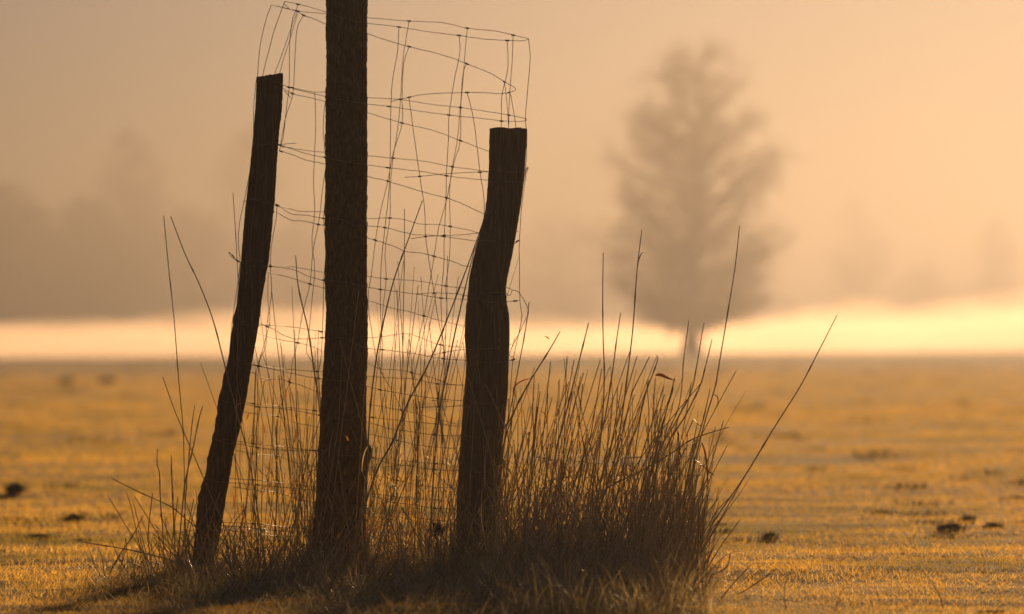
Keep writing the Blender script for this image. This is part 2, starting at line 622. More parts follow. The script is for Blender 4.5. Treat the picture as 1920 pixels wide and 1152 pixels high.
B = [
 [(533, 3), (559, 8), (590, 16), (614, 24), (640, 33), (685, 43), (748, 51), (805, 60), (861, 67), (910, 74), (951, 76), (980, 77), (992, 73)],
 [(480, 152), (500, 147), (516, 152), (542, 164), (575, 173), (614, 182), (650, 189), (686, 195), (729, 200), (790, 209), (842, 216), (900, 222), (940, 227), (975, 228), (987, 226), (984, 222)],
 [(474, 270), (500, 271), (520, 271), (545, 279), (580, 290), (610, 296), (660, 306), (686, 309), (727, 315), (790, 322), (837, 330), (880, 335), (920, 339), (950, 341), (984, 339), (985, 328)],
 [(455, 380), (470, 374), (495, 379), (520, 385), (545, 401), (575, 404), (607, 410), (640, 412), (663, 422), (687, 424), (722, 427), (750, 434), (775, 440), (800, 441), (833, 444), (870, 449), (892, 452), (920, 451), (955, 461), (973, 451)],
 [(430, 474), (440, 484), (455, 494), (480, 500), (507, 500), (550, 506), (575, 517), (607, 526), (640, 528), (687, 538), (713, 543), (760, 549), (827, 559), (875, 562), (920, 567), (975, 564)],
 [(435, 603), (470, 611), (500, 612), (530, 628), (555, 636), (604, 634), (640, 634), (660, 642), (687, 653), (717, 656), (775, 663), (808, 669), (832, 673), (875, 676), (925, 681), (962, 675), (960, 668)],
 [(428, 678), (450, 681), (485, 687), (545, 700), (597, 710), (650, 716), (687, 724), (713, 731), (770, 741), (821, 748), (870, 752), (920, 757), (955, 750)],
]
BK = [[(559, 8), (748, 51), (861, 67), (951, 76)], [(542, 164), (612, 182), (729, 200), (842, 216), (940, 227)], [(524, 273), (609, 296), (727, 315), (837, 330)],
      [(520, 386), (607, 410), (722, 427), (833, 444), (973, 451)], [(507, 500), (607, 526), (713, 543), (827, 559), (975, 564)], [(500, 612), (604, 634), (717, 656), (832, 673), (962, 675)],
      [(485, 687), (597, 710), (713, 733), (821, 748)]]
C3 = [
 [(511, 10), (530, 14), (557, 22), (569, 29), (590, 36), (613, 46), (650, 55), (685, 62), (716, 73), (767, 88), (810, 98), (850, 110), (875, 120), (920, 138), (946, 154), (967, 167), (954, 174), (935, 176), (905, 174), (876, 174), (830, 175), (790, 178), (767, 183), (732, 191)],
 [(480, 153), (515, 158), (548, 176), (580, 183), (614, 192), (650, 202), (686, 211), (754, 231), (815, 246), (863, 264), (919, 285), (935, 290)],
 [(523, 283), (550, 291), (572, 300), (612, 309), (650, 320), (688, 331), (727, 340), (785, 358), (838, 372), (870, 384), (908, 402), (925, 408)],
 [(500, 388), (517, 397), (545, 413), (570, 415), (597, 421), (612, 424), (650, 436), (687, 446), (704, 451), (735, 461), (762, 472), (790, 475), (814, 481), (850, 491), (870, 499), (890, 499)],
 [(490, 509), (503, 511), (540, 520), (581, 533), (612, 542), (650, 552), (687, 563), (735, 578), (765, 584), (795, 593), (840, 605), (885, 615)],
 [(475, 620), (485, 625), (510, 634), (558, 643), (585, 650), (610, 661), (650, 670), (687, 680), (712, 692), (745, 694), (772, 699), (815, 710), (840, 720), (875, 723)],
 [(462, 694), (475, 700), (495, 710), (525, 711), (543, 717), (570, 725), (600, 737), (650, 752), (684, 757), (720, 764), (760, 771), (795, 780), (860, 796)],
]
CK = [[(569, 29), (767, 88), (875, 120), (946, 154), (954, 174), (876, 174), (767, 183)], [(548, 176), (754, 231), (863, 264)], [(524, 283), (727, 340), (838, 372)], [(597, 421), (704, 451), (814, 481)],
      [(581, 533), (795, 593)], [(558, 643), (772, 699)], [(543, 717), (753, 770)]]
DW = [
 [(759, 333), (787, 331), (840, 326), (900, 323), (918, 322)],
 [(770, 448), (798, 444), (833, 442), (860, 441), (900, 437)],
 [(781, 551), (814, 550), (855, 551), (875, 555), (910, 550), (945, 549), (955, 555), (960, 545)],
 [(800, 669), (833, 661), (875, 655), (920, 654), (960, 645)],
 [(786, 764), (823, 763), (868, 761), (920, 756), (955, 748)],
]
DK = [[(787, 331), (900, 323)], [(798, 444), (833, 442)], [(814, 550)], [(833, 661)], [(823, 763)]]
# lower rows, closer together towards the ground
low = [(760, 752, 756, 783, 790, 808, 824, 412), (835, 827, 833, 850, 857, 873, 885, 402), (903, 900, 903, 925, 928, 945, 955, 386), (985, 981, 985, 1004, 1008, 1020, 1026, 368)]
for i, (yl, yl0, yf, yt, yt2, y8, y9, xl_) in enumerate(low):
    w1 = (yl - 760) * .0
    B.append([(xl_, yl0 - 3), (xl_ + 22, yl0 + 4), (460 - i * 9, yl0 + 6), (483, yf + 7), (540, yf + 12), (600, yt - 4), (640, yt + 4), (690, y8 - 16), (730, y8 - 4), (760, y8), (815, y8 + 8), (866, y8 + 10), (905, y8 + 13), (942 - i * 6, y8 + 8)])
    BK.append([(483, yf + 7), (600, yt - 4), (815, y8 + 8)])
    A.append([(xl_ + 1, yl0 - 1), (xl_ + 28, yl0 - 2), (475, yl - 3), (530, yl + 3), (590, yl + 10), (640, yl + 16), (688, yl + 22), (760, yl + 30), (818, yl + 35), (862, yl + 40)])
    AK.append([(475, yl - 3), (590, yl + 10), (700, yl + 23), (818, yl + 35)])
    C3.append([(450 - i * 7, yl + 10), (475, yl + 16), (520, yl + 21), (560, yl + 34), (602, yl + 42), (650, yl + 52), (690, yl + 54), (745, yl + 66), (790, yl + 76), (860, yl + 82)])
    CK.append([(520, yl + 21), (745, yl + 66)])
for P_, K_, D_ in ((A, AK, dA), (B, BK, dF), (C3, CK, dC), (DW, DK, dD)):
    for pts, kn in zip(P_, K_):
        wire('line_wire', pts, D_, kn)
# stay wires
stays = [
 (dF, [(748, 51), (745, 100), (736, 150), (733, 200), (732, 260), (731, 315), (729, 360), (722, 427), (716, 480), (713, 543), (714, 600), (717, 656), (713, 733), (722, 804), (728, 872), (724, 944), (730, 1015)]),
 (dF, [(861, 67), (862, 100), (852, 150), (842, 216), (841, 260), (837, 330), (836, 380), (833, 444), (832, 500), (827, 559), (829, 620), (832, 673), (821, 748), (815, 816), (812, 885), (814, 960), (812, 1026)]),
 (dF, [(951, 76), (952, 130), (941, 180), (940, 227), (938, 260), (934, 339), (929, 400), (930, 457), (937, 510), (942, 566), (936, 620), (934, 681), (930, 757), (915, 820), (908, 890), (900, 960), (897, 1030)]),
 (dF, [(991, 73), (994, 110), (990, 160), (985, 223), (988, 250), (987, 290), (984, 339), (978, 390), (974, 451), (974, 500), (975, 564), (978, 600), (962, 675), (956, 750), (948, 818), (940, 884), (932, 960)]),
 (dA, [(767, 40), (757, 100), (753, 150), (751, 187), (746, 240), (737, 297), (732, 350), (731, 409), (722, 470), (724, 523), (718, 580), (715, 632), (706, 706), (700, 783), (704, 858), (698, 926), (700, 1010)]),
 (dA, [(876, 53), (872, 100), (868, 150), (863, 202), (858, 260), (848, 313), (843, 360), (844, 425), (843, 480), (836, 537), (838, 590), (826, 647), (822, 720), (818, 795), (820, 870), (816, 938), (820, 1020)]),
 (lambda a_, b_: 14.45, [(962, 66), (960, 120), (956, 170), (954, 216), (954, 235), (952, 300)]),
 (dC, [(767, 88), (757, 120), (754, 180), (754, 231), (738, 285), (727, 340), (713, 400), (704, 451), (697, 510), (690, 565), (700, 640), (712, 692), (753, 770), (748, 826), (745, 901), (742, 969), (745, 1050)]),
 (dC, [(875, 120), (868, 140), (864, 200), (863, 264), (850, 310), (838, 372), (822, 430), (814, 481), (804, 540), (795, 593), (782, 650), (772, 699), (790, 779), (785, 836), (788, 911), (790, 980), (786, 1050)]),
 (dC, [(946, 154), (950, 190), (953, 225), (955, 300)]),
 (dD, [(767, 183), (773, 230), (787, 331), (796, 390), (798, 444), (806, 500), (814, 550), (822, 600), (833, 661), (826, 715), (823, 763), (830, 830), (826, 900), (830, 980)]),
 (dD, [(876, 174), (888, 225), (900, 323), (906, 360), (908, 402), (900, 437), (890, 480), (893, 552), (897, 655), (900, 756)]),
 (dD, [(957, 176), (964, 215), (968, 243), (975, 290), (982, 322), (978, 350)]),
 # left end of the roll
 (dF, [(509, 9), (498, 40), (488, 85), (484, 125), (483, 145)]),
 (dF, [(480, 153), (476, 200), (475, 262), (470, 310), (458, 377), (449, 420), (447, 460), (450, 490), (444, 545), (436, 600), (432, 640), (428, 678), (414, 749), (404, 825), (388, 897), (370, 980)]),
 (dF, [(533, 5), (515, 55), (503, 100), (493, 140), (488, 180), (485, 230), (486, 268), (481, 330), (478, 376), (470, 440), (466, 492), (458, 560), (455, 606), (448, 680), (440, 757)]),
 (dA, [(557, 21), (540, 70), (524, 115), (514, 142), (504, 180), (494, 235), (488, 275)]),
 (dA, [(559, 22), (545, 70), (532, 110), (523, 143)]),
 (dF, [(559, 8), (548, 40), (543, 90), (542, 164), (538, 195), (532, 250), (527, 275)]),
 (dC, [(569, 29), (557, 55), (553, 110), (549, 176), (537, 215), (530, 250), (524, 283)]),
 (dF, [(516, 152), (518, 200), (516, 240), (513, 275), (513, 330), (511, 380)]),
 (dF, [(640, 33), (632, 90), (622, 150), (612, 182), (606, 235), (610, 296), (612, 350), (607, 410), (611, 470), (607, 526), (606, 580), (604, 634), (602, 670), (597, 710), (602, 779), (598, 846), (600, 921), (596, 1000)]),
 (dC, [(612, 309), (606, 345), (602, 380), (597, 421), (587, 470), (581, 533), (567, 590), (558, 643), (548, 680), (543, 717), (522, 780), (518, 855), (520, 924), (514, 1000)]),
 (dA, [(590, 173), (592, 230), (590, 284), (588, 340), (590, 398), (585, 450), (590, 508), (585, 560), (580, 619), (575, 660), (594, 697), (590, 770), (588, 845), (590, 913), (586, 990)]),
 (dF, [(520, 386), (516, 420), (509, 460), (507, 500), (509, 550), (500, 612), (498, 650), (485, 687), (483, 763), (480, 840), (483, 910), (478, 992)]),
 (dC, [(503, 511), (502, 560), (506, 600), (494, 650), (480, 703), (478, 776), (474, 851)]),
]
for D_, pts in stays:
    wire('stay_wire', pts, D_, jit=.25)
# loose cut ends and twists
wire('wire_end', [(520, 273), (538, 270), (555, 269)], dF)
wire('wire_end', [(533, 3), (533, 8), (540, 14), (541, 16)], dF)
wire('wire_end', [(450, 492), (440, 484), (430, 473), (432, 480), (446, 492)], dF)
wire('wire_end', [(960, 544), (972, 548), (985, 568), (991, 585), (985, 600), (966, 640), (958, 655)], dF)
wire('wire_end', [(983, 322), (989, 314), (990, 318), (984, 330)], dF)
wire('wire_end', [(533, 170), (540, 178), (545, 183)], dF)


# ------------------------------------------------------------------ single grass stalks that stand out of the clump
def stalk_px(pts, depth, r=.0016, base=None, seed=0, name='grass_stalk', tipr=.0010):
    """Trace tip -> foot; the foot is carried down to the ground."""
    pts = list(pts)
    lx, ly = pts[-1]
    if base is not None:
        pts.append(base)
    elif ly < 1085:
        x0, y0 = pts[-2]
        sl = (lx - x0) / max(ly - y0, 1)
        yb = 1090
        pts.append((lx + sl * (yb - ly) * .6, yb))
    P = spline(pts, 6)
    W = np.array([at(a_, b_, depth) for a_, b_ in P])
    s = np.linspace(0, 1, len(W))
    W[:, 1] += .05 * (s - .5) * math.sin(seed * 2.1)
    rad = tipr + (r * .86 - tipr) * np.clip(s * 1.8, 0, 1) ** .8
    # nodes along the stem
    for kx in (.23, .47, .70):
        j = int(kx * len(W))
        rad[j] *= 1.5
    co, q = tubes(W[None], rad[None], 6)
    o = mesh_np(name, co, q, None, M_STRAW, smooth=True)
    rebase(o, W[-1])
    return o


def leaf_strip(pts, depth, width, mat, parent=None, name='dry_leaf_blade'):
    P = spline(pts, 6)
    W = np.array([at(a_, b_, depth) for a_, b_ in P])
    n = len(W)
    wv = width * np.sin(np.linspace(.25, math.pi - .1, n)) ** .7
    t = np.gradient(W, axis=0)
    side = np.cross(t, [0, 1, 0])
    side /= np.linalg.norm(side, axis=1, keepdims=True) + 1e-9
    tw = np.linspace(0, 1.1, n)[:, None]
    side = side * np.cos(tw) + np.array([0, 1, 0]) * np.sin(tw)
    L_, R2 = W - side * wv[:, None] / 2, W + side * wv[:, None] / 2
    th = np.array([0, .0004, 0])
    co = np.concatenate([L_, R2, R2 + th, L_ + th])
    i = np.arange(n - 1)
    q = np.concatenate([np.stack([i, i + 1, n + i + 1, n + i], 1), np.stack([2 * n + i, 2 * n + i + 1, 3 * n + i + 1, 3 * n + i], 1)])
    o = mesh_np(name, co, q, None, mat)
    if parent:
        o.data.transform(Matrix.Translation(-parent.location))
        o.parent = parent
    return o


G = 'tall dry grass stalks around the tree guard'
singles = [
 ([(307, 405), (316, 500), (327, 605), (334, 700), (343, 800), (345, 860)], 14.25, .0013, 'hair-thin straight stalk farthest left, standing clear of the leaning stake'),
 ([(321, 406), (347, 475), (375, 535), (400, 602), (420, 680), (445, 780), (470, 880)], 14.12, .0017, 'long stalk with a dark node slanting down across the left wooden stake'),
 ([(436, 362), (441, 430), (445, 500), (448, 560), (446, 640)], 14.30, .0011, 'thin upright stalk just left of the upper part of the left stake'),
 ([(380, 762), (372, 790), (362, 840), (350, 890), (344, 930)], 14.2, .0018, 'short bowed stalk left of the left stake, its tip curving right'),
 ([(366, 760), (360, 800), (354, 860), (348, 930)], 14.22, .0016, 'short straight stalk beside the bowed one left of the left stake'),
 ([(294, 843), (294, 870), (299, 890), (301, 940), (306, 1000)], 14.15, .0019, 'grey crooked short stalk low on the left with a bent pale tip'),
 ([(321, 855), (322, 890), (324, 940), (327, 1000)], 14.22, .0022, 'short thick blunt stalk low on the left beside the crooked grey one'),
 ([(211, 897), (260, 922), (320, 950), (350, 975), (400, 1020)], 14.1, .0014, 'thin stalk lying almost flat, pointing up left from the left tuft'),
 ([(153, 1017), (190, 1023), (240, 1031), (300, 1045), (360, 1065)], 14.0, .0017, 'almost level stalk stretching out low at the far left of the tuft'),
 ([(268, 968), (250, 1003), (228, 1035), (212, 1062), (204, 1080)], 14.0, .0018, 'short slanted stalk low on the far left, leaning right'),
 ([(555, 480), (560, 540), (578, 620), (588, 690), (600, 780)], 14.40, .0021, 'dark stalk leaning across the gap left of the trunk behind the wire'),
 ([(792, 375), (768, 442), (740, 520), (722, 590), (706, 670), (695, 760), (690, 850)], 14.0, .0021, 'tallest stalk between trunk and right stake, leaning right'),
 ([(913, 395), (880, 490), (838, 600), (800, 690), (765, 755), (735, 830), (700, 900)], 14.0, .0024, 'thick long stalk slanting from the right stake down to the lower left'),
 ([(891, 462), (876, 525), (854, 620), (838, 700), (825, 765), (815, 860)], 14.05, .0024, 'dark thick stalk rising steeply against the left edge of the right stake'),
 ([(758, 392), (758, 480), (756, 600), (754, 700), (745, 800)], 14.35, .0013, 'thin vertical stalk midway between trunk and right stake'),
 ([(992, 567), (985, 620), (970, 700), (955, 780), (945, 830)], 14.2, .0016, 'stalk close to the right side of the bulging right stake'),
 ([(1050, 622), (1028, 660), (988, 725), (955, 790), (935, 830)], 14.15, .0023, 'knotted stalk leaning right just beyond the right stake'),
 ([(1104, 605), (1096, 637), (1075, 720), (1055, 800), (1040, 860)], 14.2, .0022, 'stout stalk with its tip in the bright mist left of the two tallest right ones'),
 ([(1131, 475), (1130, 560), (1131, 640), (1133, 700), (1130, 780), (1120, 900)], 14.2, .0019, 'tall upright stalk, left of the two tallest in the right clump'),
 ([(1203, 432), (1194, 510), (1187, 610), (1178, 690), (1165, 790), (1150, 880), (1135, 970)], 14.2, .0021, 'very tall stalk with a split hooked tip in the right clump'),
 ([(1164, 587), (1156, 640), (1148, 700), (1135, 780), (1120, 850)], 14.25, .0021, 'medium stalk between the two tall upright ones of the right clump'),
 ([(1234, 669), (1230, 685), (1210, 740), (1195, 800), (1170, 870)], 14.1, .0020, 'stalk with a kinked tip carrying the small orange curled leaf'),
 ([(1291, 602), (1282, 670), (1274, 757), (1250, 815), (1220, 890)], 14.25, .0015, 'thin stalk bent at a node, in front of the far tree trunk'),
 ([(1320, 607), (1306, 690), (1294, 740), (1262, 800), (1220, 880)], 14.15, .0019, 'stalk just right of the far tree trunk, bent at mid height'),
 ([(1335, 637), (1322, 690), (1312, 725), (1285, 780), (1240, 860)], 14.1, .0020, 'stalk second from the tall needle-like one, bent outward to the right'),
 ([(1386, 424), (1378, 500), (1362, 600), (1347, 690), (1341, 725), (1322, 790), (1305, 860), (1295, 930)], 14.2, .0019, 'tall needle-like stalk at the right edge of the clump'),
 ([(1332, 730), (1318, 790), (1300, 850), (1285, 920)], 14.15, .0021, 'stubby stalk at the foot of the tall needle-like one'),
 ([(1367, 801), (1300, 823), (1250, 856), (1190, 890), (1120, 930)], 14.05, .0021, 'stalk leaning far right almost level across the right clump'),
 ([(1356, 789), (1336, 860), (1318, 920), (1302, 975)], 14.2, .0015, 'thin stalk crossing the almost level one at the right edge'),
 ([(1570, 592), (1535, 660), (1500, 726), (1450, 805), (1395, 895), (1340, 975), (1300, 1045)], 14.1, .0019, 'longest stalk leaning far out to the right over the open field'),
 ([(1397, 892), (1370, 940), (1335, 1000), (1305, 1050)], 14.02, .0017, 'short stalk lying along the foot of the longest leaning one'),
]
for i, (pts, dep, r, lab) in enumerate(singles):
    o = stalk_px(pts, dep, r, seed=i)
    tag(o, lab, 'grass stalk', G)
    if 'split hooked' in lab:
        leaf_strip([(1193, 520), (1197, 490), (1203, 476), (1208, 473)], dep, .003, M_STRAW, o)
    if 'orange curled leaf' in lab:
        leaf_strip([(1229, 704), (1238, 703), (1250, 708), (1267, 715)], dep, .009, M_DRY, o, 'curled_leaf')
    if 'stubby' in lab:
        leaf_strip([(1316, 830), (1322, 850), (1326, 885), (1325, 910)], dep, .0055, M_DRY, o, 'curled_leaf')
    if 'tall needle' in lab:
        leaf_strip([(1338, 740), (1345, 744), (1346, 756), (1341, 766)], dep, .003, M_DRY, o, 'curled_leaf')
    if 'close to the right side' in lab:
        leaf_strip([(996, 710), (980, 714), (967, 723), (964, 738), (967, 748)], dep, .004, M_DRY, o, 'curled_leaf')
twigs = [
 ([(1369, 1038), (1363, 1062), (1340, 1077), (1316, 1084), (1290, 1092)], 13.35, .0019, 'pale twig with a crooked tip lying right of the clump'),
 ([(1456, 1066), (1420, 1092), (1382, 1114), (1345, 1115), (1300, 1114)], 12.85, .0017, 'thin pale twig bent upward at the right, lowest of those beside the clump'),
 ([(1408, 1061), (1375, 1095), (1340, 1140), (1320, 1170)], 12.6, .0019, 'straight thin stem leaning right beside the bent pale twig'),
]
for i, (pts, dep, r, lab) in enumerate(twigs):
    foot = at(*pts[-1], dep)
    o = stalk_px(pts, dep, r, base=(pts[-1][0] - 12, pts[-1][1] + 14), seed=i, name='twig', tipr=.0010)
    tag(o, lab, 'twig', 'twigs lying right of the grass clump')
weeds = [
 ([(1721, 1065), (1742, 1085), (1760, 1115), (1770, 1150), (1772, 1180)], 12.15, 'arched thin blade at the bottom right of the field'),
 ([(1598, 1100), (1583, 1103), (1572, 1122), (1567, 1150), (1565, 1180)], 12.15, 'hooked small blade at the bottom, left of the arched one'),
 ([(1481, 1084), (1472, 1100), (1472, 1125), (1476, 1160), (1482, 1180)], 12.15, 'short upright blade at the bottom nearest to the grass clump'),
 ([(1692, 1130), (1704, 1150), (1712, 1175)], 12.15, 'tiny blade tip at the bottom just left of the arched one'),
]
for i, (pts, dep, lab) in enumerate(weeds):
    o = stalk_px(pts, dep, .0014, base=(pts[-1][0], pts[-1][1] + 6), seed=i, name='grass_sprig', tipr=.0004)
    tag(o, lab, 'grass blade', 'lone blades at the bottom right')


# ------------------------------------------------------------------ the clump itself
def px2x(px, dep=14.25):
    return (px - 960) / FPX * dep


def stems(n, px0, px1, dep, hgt, leanf, r0, r1, segs=7, kink=.012, power=1.0, foot_fn=None):
    dd = rng.uniform(dep[0], dep[1], n)
    pxs = px0 + (px1 - px0) * rng.uniform(0, 1, n) ** power
    x0 = (pxs - 960) / FPX * dd
    H = rng.uniform(hgt[0], hgt[1], n) if not callable(hgt) else hgt(pxs)
    lx, ly = leanf(pxs, n)
    lx, ly = np.clip(lx, -.55, .62), np.clip(ly, -.5, .5)
    s = np.linspace(0, 1, segs)
    z0 = ground_z(x0, dd) - .01
    P = np.zeros((n, segs, 3))
    P[:, :, 0] = x0[:, None] + (lx * H)[:, None] * s
    P[:, :, 1] = dd[:, None] + (ly * H)[:, None] * s
    P[:, :, 2] = z0[:, None] + H[:, None] * s
    # small bends at the nodes
    for j in range(1, segs - 1):
        w = np.where(s >= s[j], s - s[j], 0)
        am = rng.normal(0, kink * 1.6, (n, 2)) * H[:, None] * 6 * (rng.random((n, 1)) < .28)
        P[:, :, 0] += am[:, :1] * w[None]
        P[:, :, 1] += am[:, 1:] * w[None]
    brk = rng.random(n) < .10
    jb = rng.integers(3, segs - 1, n)
    bd = rng.normal(0, 1, (n, 2))
    bd /= np.linalg.norm(bd, axis=1, keepdims=True)
    for i_ in np.nonzero(brk)[0]:
        j_ = jb[i_]
        tail = np.arange(1, segs - j_)[:, None] * (min(H[i_], .22) / (segs - 1)) * .8
        dv = np.array([bd[i_, 0] * .9, bd[i_, 1] * .6, rng.uniform(-.8, .3)])
        P[i_, j_ + 1:] = P[i_, j_] + dv / np.linalg.norm(dv) * tail
    r = rng.uniform(r0, r1, n)[:, None] * np.where(rng.random(n) < .25, .45, 1.0)[:, None] ** np.clip(s * 2 - 1, 0, 1)[None] * np.interp(s, [0, .6, 1], [1.0, .9, .72])[None]
    return tubes(P, r, 4)


def join(parts):
    C_all, Q_all, off = [], [], 0
    for c_, q_ in parts:
        C_all.append(c_)
        Q_all.append(q_ + off)
        off += len(c_)
    return np.concatenate(C_all), np.concatenate(Q_all)


def hr(pxs):      # heights of the right fan
    env = np.interp(pxs, [880, 960, 1040, 1120, 1200, 1260, 1300], [.42, .52, .56, .56, .50, .42, .30])
    return env * rng.uniform(.45, 1.0, len(pxs)) ** .8


parts = [
    # inside the guard
    stems(120, 440, 930, (14.05, 14.65), (.22, .60), lambda p, n: (rng.normal(.08, .17, n), rng.normal(0, .1, n)), .0007, .0013, kink=.008),
    stems(30, 680, 880, (14.05, 14.6), (.55, .82), lambda p, n: (rng.normal(.08, .1, n), rng.normal(0, .08, n)), .0007, .0012, kink=.006),
    stems(20, 545, 610, (14.1, 14.6), (.45, .75), lambda p, n: (rng.normal(-.02, .07, n), rng.normal(0, .08, n)), .0007, .0012, kink=.006),
    stems(110, 560, 700, (13.95, 14.7), (.10, .32), lambda p, n: (rng.normal(.05, .25, n), rng.normal(0, .1, n)), .0008, .0015),
    # the fan right of the right stake
    stems(240, 900, 1300, (13.95, 14.6), hr, lambda p, n: (np.interp(p, [900, 1100, 1300], [.14, .19, .04]) + rng.normal(0, .18, n) * np.interp(p, [1150, 1300], [1, .5]), rng.normal(-.02, .12, n)), .0009, .0018, kink=.010),
    stems(130, 900, 1300, (13.85, 14.5), (.12, .34), lambda p, n: (rng.normal(.14, .36, n) * np.interp(p, [1150, 1300], [1, .35]), rng.normal(0, .15, n)), .0008, .0016, kink=.012),
    stems(60, 1200, 1310, (14.0, 14.5), (.12, .36), lambda p, n: (rng.normal(.05, .13, n), rng.normal(0, .1, n)), .0009, .0017),
    # front of the clump
    stems(300, 960, 1318, (12.9, 13.8), (.08, .26), lambda p, n: (rng.normal(.08, .28, n), rng.normal(-.05, .2, n)), .0008, .0015, kink=.012),
    stems(420, 900, 1318, (12.1, 12.9), (.04, .13), lambda p, n: (rng.normal(.08, .4, n), rng.normal(-.05, .2, n)), .0007, .0013, kink=.012),
    stems(230, 560, 950, (12.2, 13.6), (.04, .12), lambda p, n: (rng.normal(.08, .5, n), rng.normal(-.05, .2, n)), .0007, .0013, kink=.012),
    # left tuft
    stems(75, 270, 460, (14.0, 14.5), (.06, .22), lambda p, n: (rng.normal(.05, .32, n), rng.normal(0, .2, n)), .0008, .0016),
    stems(30, 190, 300, (13.9, 14.2), (.03, .12), lambda p, n: (rng.normal(.2, .6, n), rng.normal(0, .2, n)), .0007, .0012),
    # low dense straw
    stems(420, 930, 1315, (12.4, 13.7), (.04, .14), lambda p, n: (rng.normal(.02, .35, n), rng.normal(-.05, .4, n)), .0006, .0013, kink=.03),
    stems(300, 560, 950, (12.3, 13.9), (.02, .07), lambda p, n: (rng.normal(.1, .9, n), rng.normal(-.05, .4, n)), .0006, .0012, kink=.03),
    stems(110, 560, 950, (13.2, 14.1), (.06, .20), lambda p, n: (rng.normal(.1, .5, n), rng.normal(-.05, .3, n)), .0006, .0012, kink=.02),
    stems(250, 560, 950, (14.1, 14.7), (.05, .16), lambda p, n: (rng.normal(.1, .5, n), rng.normal(-.05, .3, n)), .0006, .0012, kink=.02),
    stems(400, 940, 1315, (13.7, 14.6), (.05, .20), lambda p, n: (rng.normal(.08, .55, n), rng.normal(-.05, .3, n)), .0007, .0014, kink=.03),
    stems(200, 820, 1300, (13.5, 14.3), (.12, .27), lambda p, n: (rng.normal(.15, .5, n), rng.normal(-.1, .25, n)), .0008, .0015, kink=.02),
    stems(500, 340, 640, (13.2, 14.5), (.04, .14), lambda p, n: (rng.normal(.0, .55, n), rng.normal(-.05, .3, n)), .0006, .0012, kink=.03),
]
co, q = join(parts)
tag(mesh_np('tall_dry_grass', co, q, None, M_STRAW, smooth=True), 'tangled dry tall grass growing round the stakes and trunk', 'grass', kind='stuff')


def droops(n, px0, px1, dep, L0, L1, w0, w1, rise=.6, edge=True):
    """Curved blades that rise and fall over."""
    segs = 7
    dd = rng.uniform(dep[0], dep[1], n)
    pxs = rng.uniform(px0, px1, n)
    x0 = (pxs - 960) / FPX * dd
    z0 = ground_z(x0, dd) - .005
    L = rng.uniform(L0, L1, n)
    an = rng.uniform(0, 2 * math.pi, n)
    el0 = rng.uniform(.5, 1.45, n) * rise
    bend = rng.uniform(.4, 2.4, n)
    s = np.linspace(0, 1, segs)
    el = el0[:, None] + .35 - bend[:, None] * s[None] ** 1.4
    dxy = np.cos(el) * (L / (segs - 1))[:, None]
    dz = np.sin(el) * (L / (segs - 1))[:, None]
    cx = np.cumsum(dxy, 1) - dxy[:, :1]
    cz = np.cumsum(dz, 1) - dz[:, :1]
    P = np.zeros((n, segs, 3))
    P[:, :, 0] = x0[:, None] + cx * np.cos(an)[:, None]
    P[:, :, 1] = dd[:, None] + cx * np.sin(an)[:, None] * .8
    P[:, :, 2] = np.maximum(z0[:, None] + cz, z0[:, None] + .002)
    side = np.stack([-np.sin(an), np.cos(an), rng.uniform(-.4, .6, n)], 1)
    side /= np.linalg.norm(side, axis=1, keepdims=True)
    w = rng.uniform(w0, w1, n)[:, None] * np.interp(s, [0, .4, 1], [.7, 1, .12])[None] * .5
    Lf = P - side[:, None] * w[:, :, None]
    Rf = P + side[:, None] * w[:, :, None]
    co = np.concatenate([Lf, Rf], 1).reshape(-1, 3)
    b = (np.arange(n) * segs * 2)[:, None]
    i = np.arange(segs - 1)[None]
    a_ = b + i
    q = np.stack([a_, a_ + 1, a_ + segs + 1, a_ + segs], -1).reshape(-1, 4)
    return co, q


co, q = join([
    droops(1700, 940, 1325, (13.2, 14.7), .05, .18, .0012, .0028, .9),
    droops(1700, 540, 960, (14.0, 14.8), .05, .15, .0012, .0028, .8),
    droops(1500, 540, 960, (13.1, 14.1), .03, .11, .0012, .0026, .55),
    droops(2200, 940, 1330, (11.7, 13.3), .05, .15, .0012, .0026, .8),
    droops(1900, 560, 960, (11.7, 13.3), .03, .10, .0012, .0026, .55),
    droops(2200, 300, 700, (12.9, 14.6), .03, .11, .0012, .003, .7),
    droops(1800, 150, 620, (11.9, 13.2), .02, .07, .0012, .003, .6),
    droops(900, 180, 420, (13.2, 14.3), .03, .09, .0012, .003, .8),
    droops(800, 780, 1300, (13.5, 14.3), .12, .26, .0012, .0026, 1.15),
])
hang = [droops(230, 900, 1290, (13.95, 14.5), .05, .15, .0018, .0040, 1.3), droops(190, 450, 920, (14.0, 14.6), .05, .15, .0018, .0036, 1.3)]
for h_c, h_q in hang:
    h_c[:, 2] += np.repeat(rng.uniform(.04, .30, len(h_c) // 14), 14)
co, q = join([(co, q)] + hang)
tag(mesh_np('matted_grass', co, q, None, M_MAT), 'matted fallen straw at the foot of the stakes and trunk', 'grass', kind='stuff')
# rusty curled leaves caught in the clump
n = 650
base_ = []
co, q = droops(n, 430, 1290, (13.9, 14.6), .02, .05, .003, .006, 1.2)
lift = np.repeat(np.abs(rng.normal(.0, .16, n)), 14)
co[:, 2] += lift
tag(mesh_np('dead_leaves', co, q, None, M_DRY), 'rust-coloured shreds of dead leaf caught among the grass stems', 'dead leaves', kind='stuff')


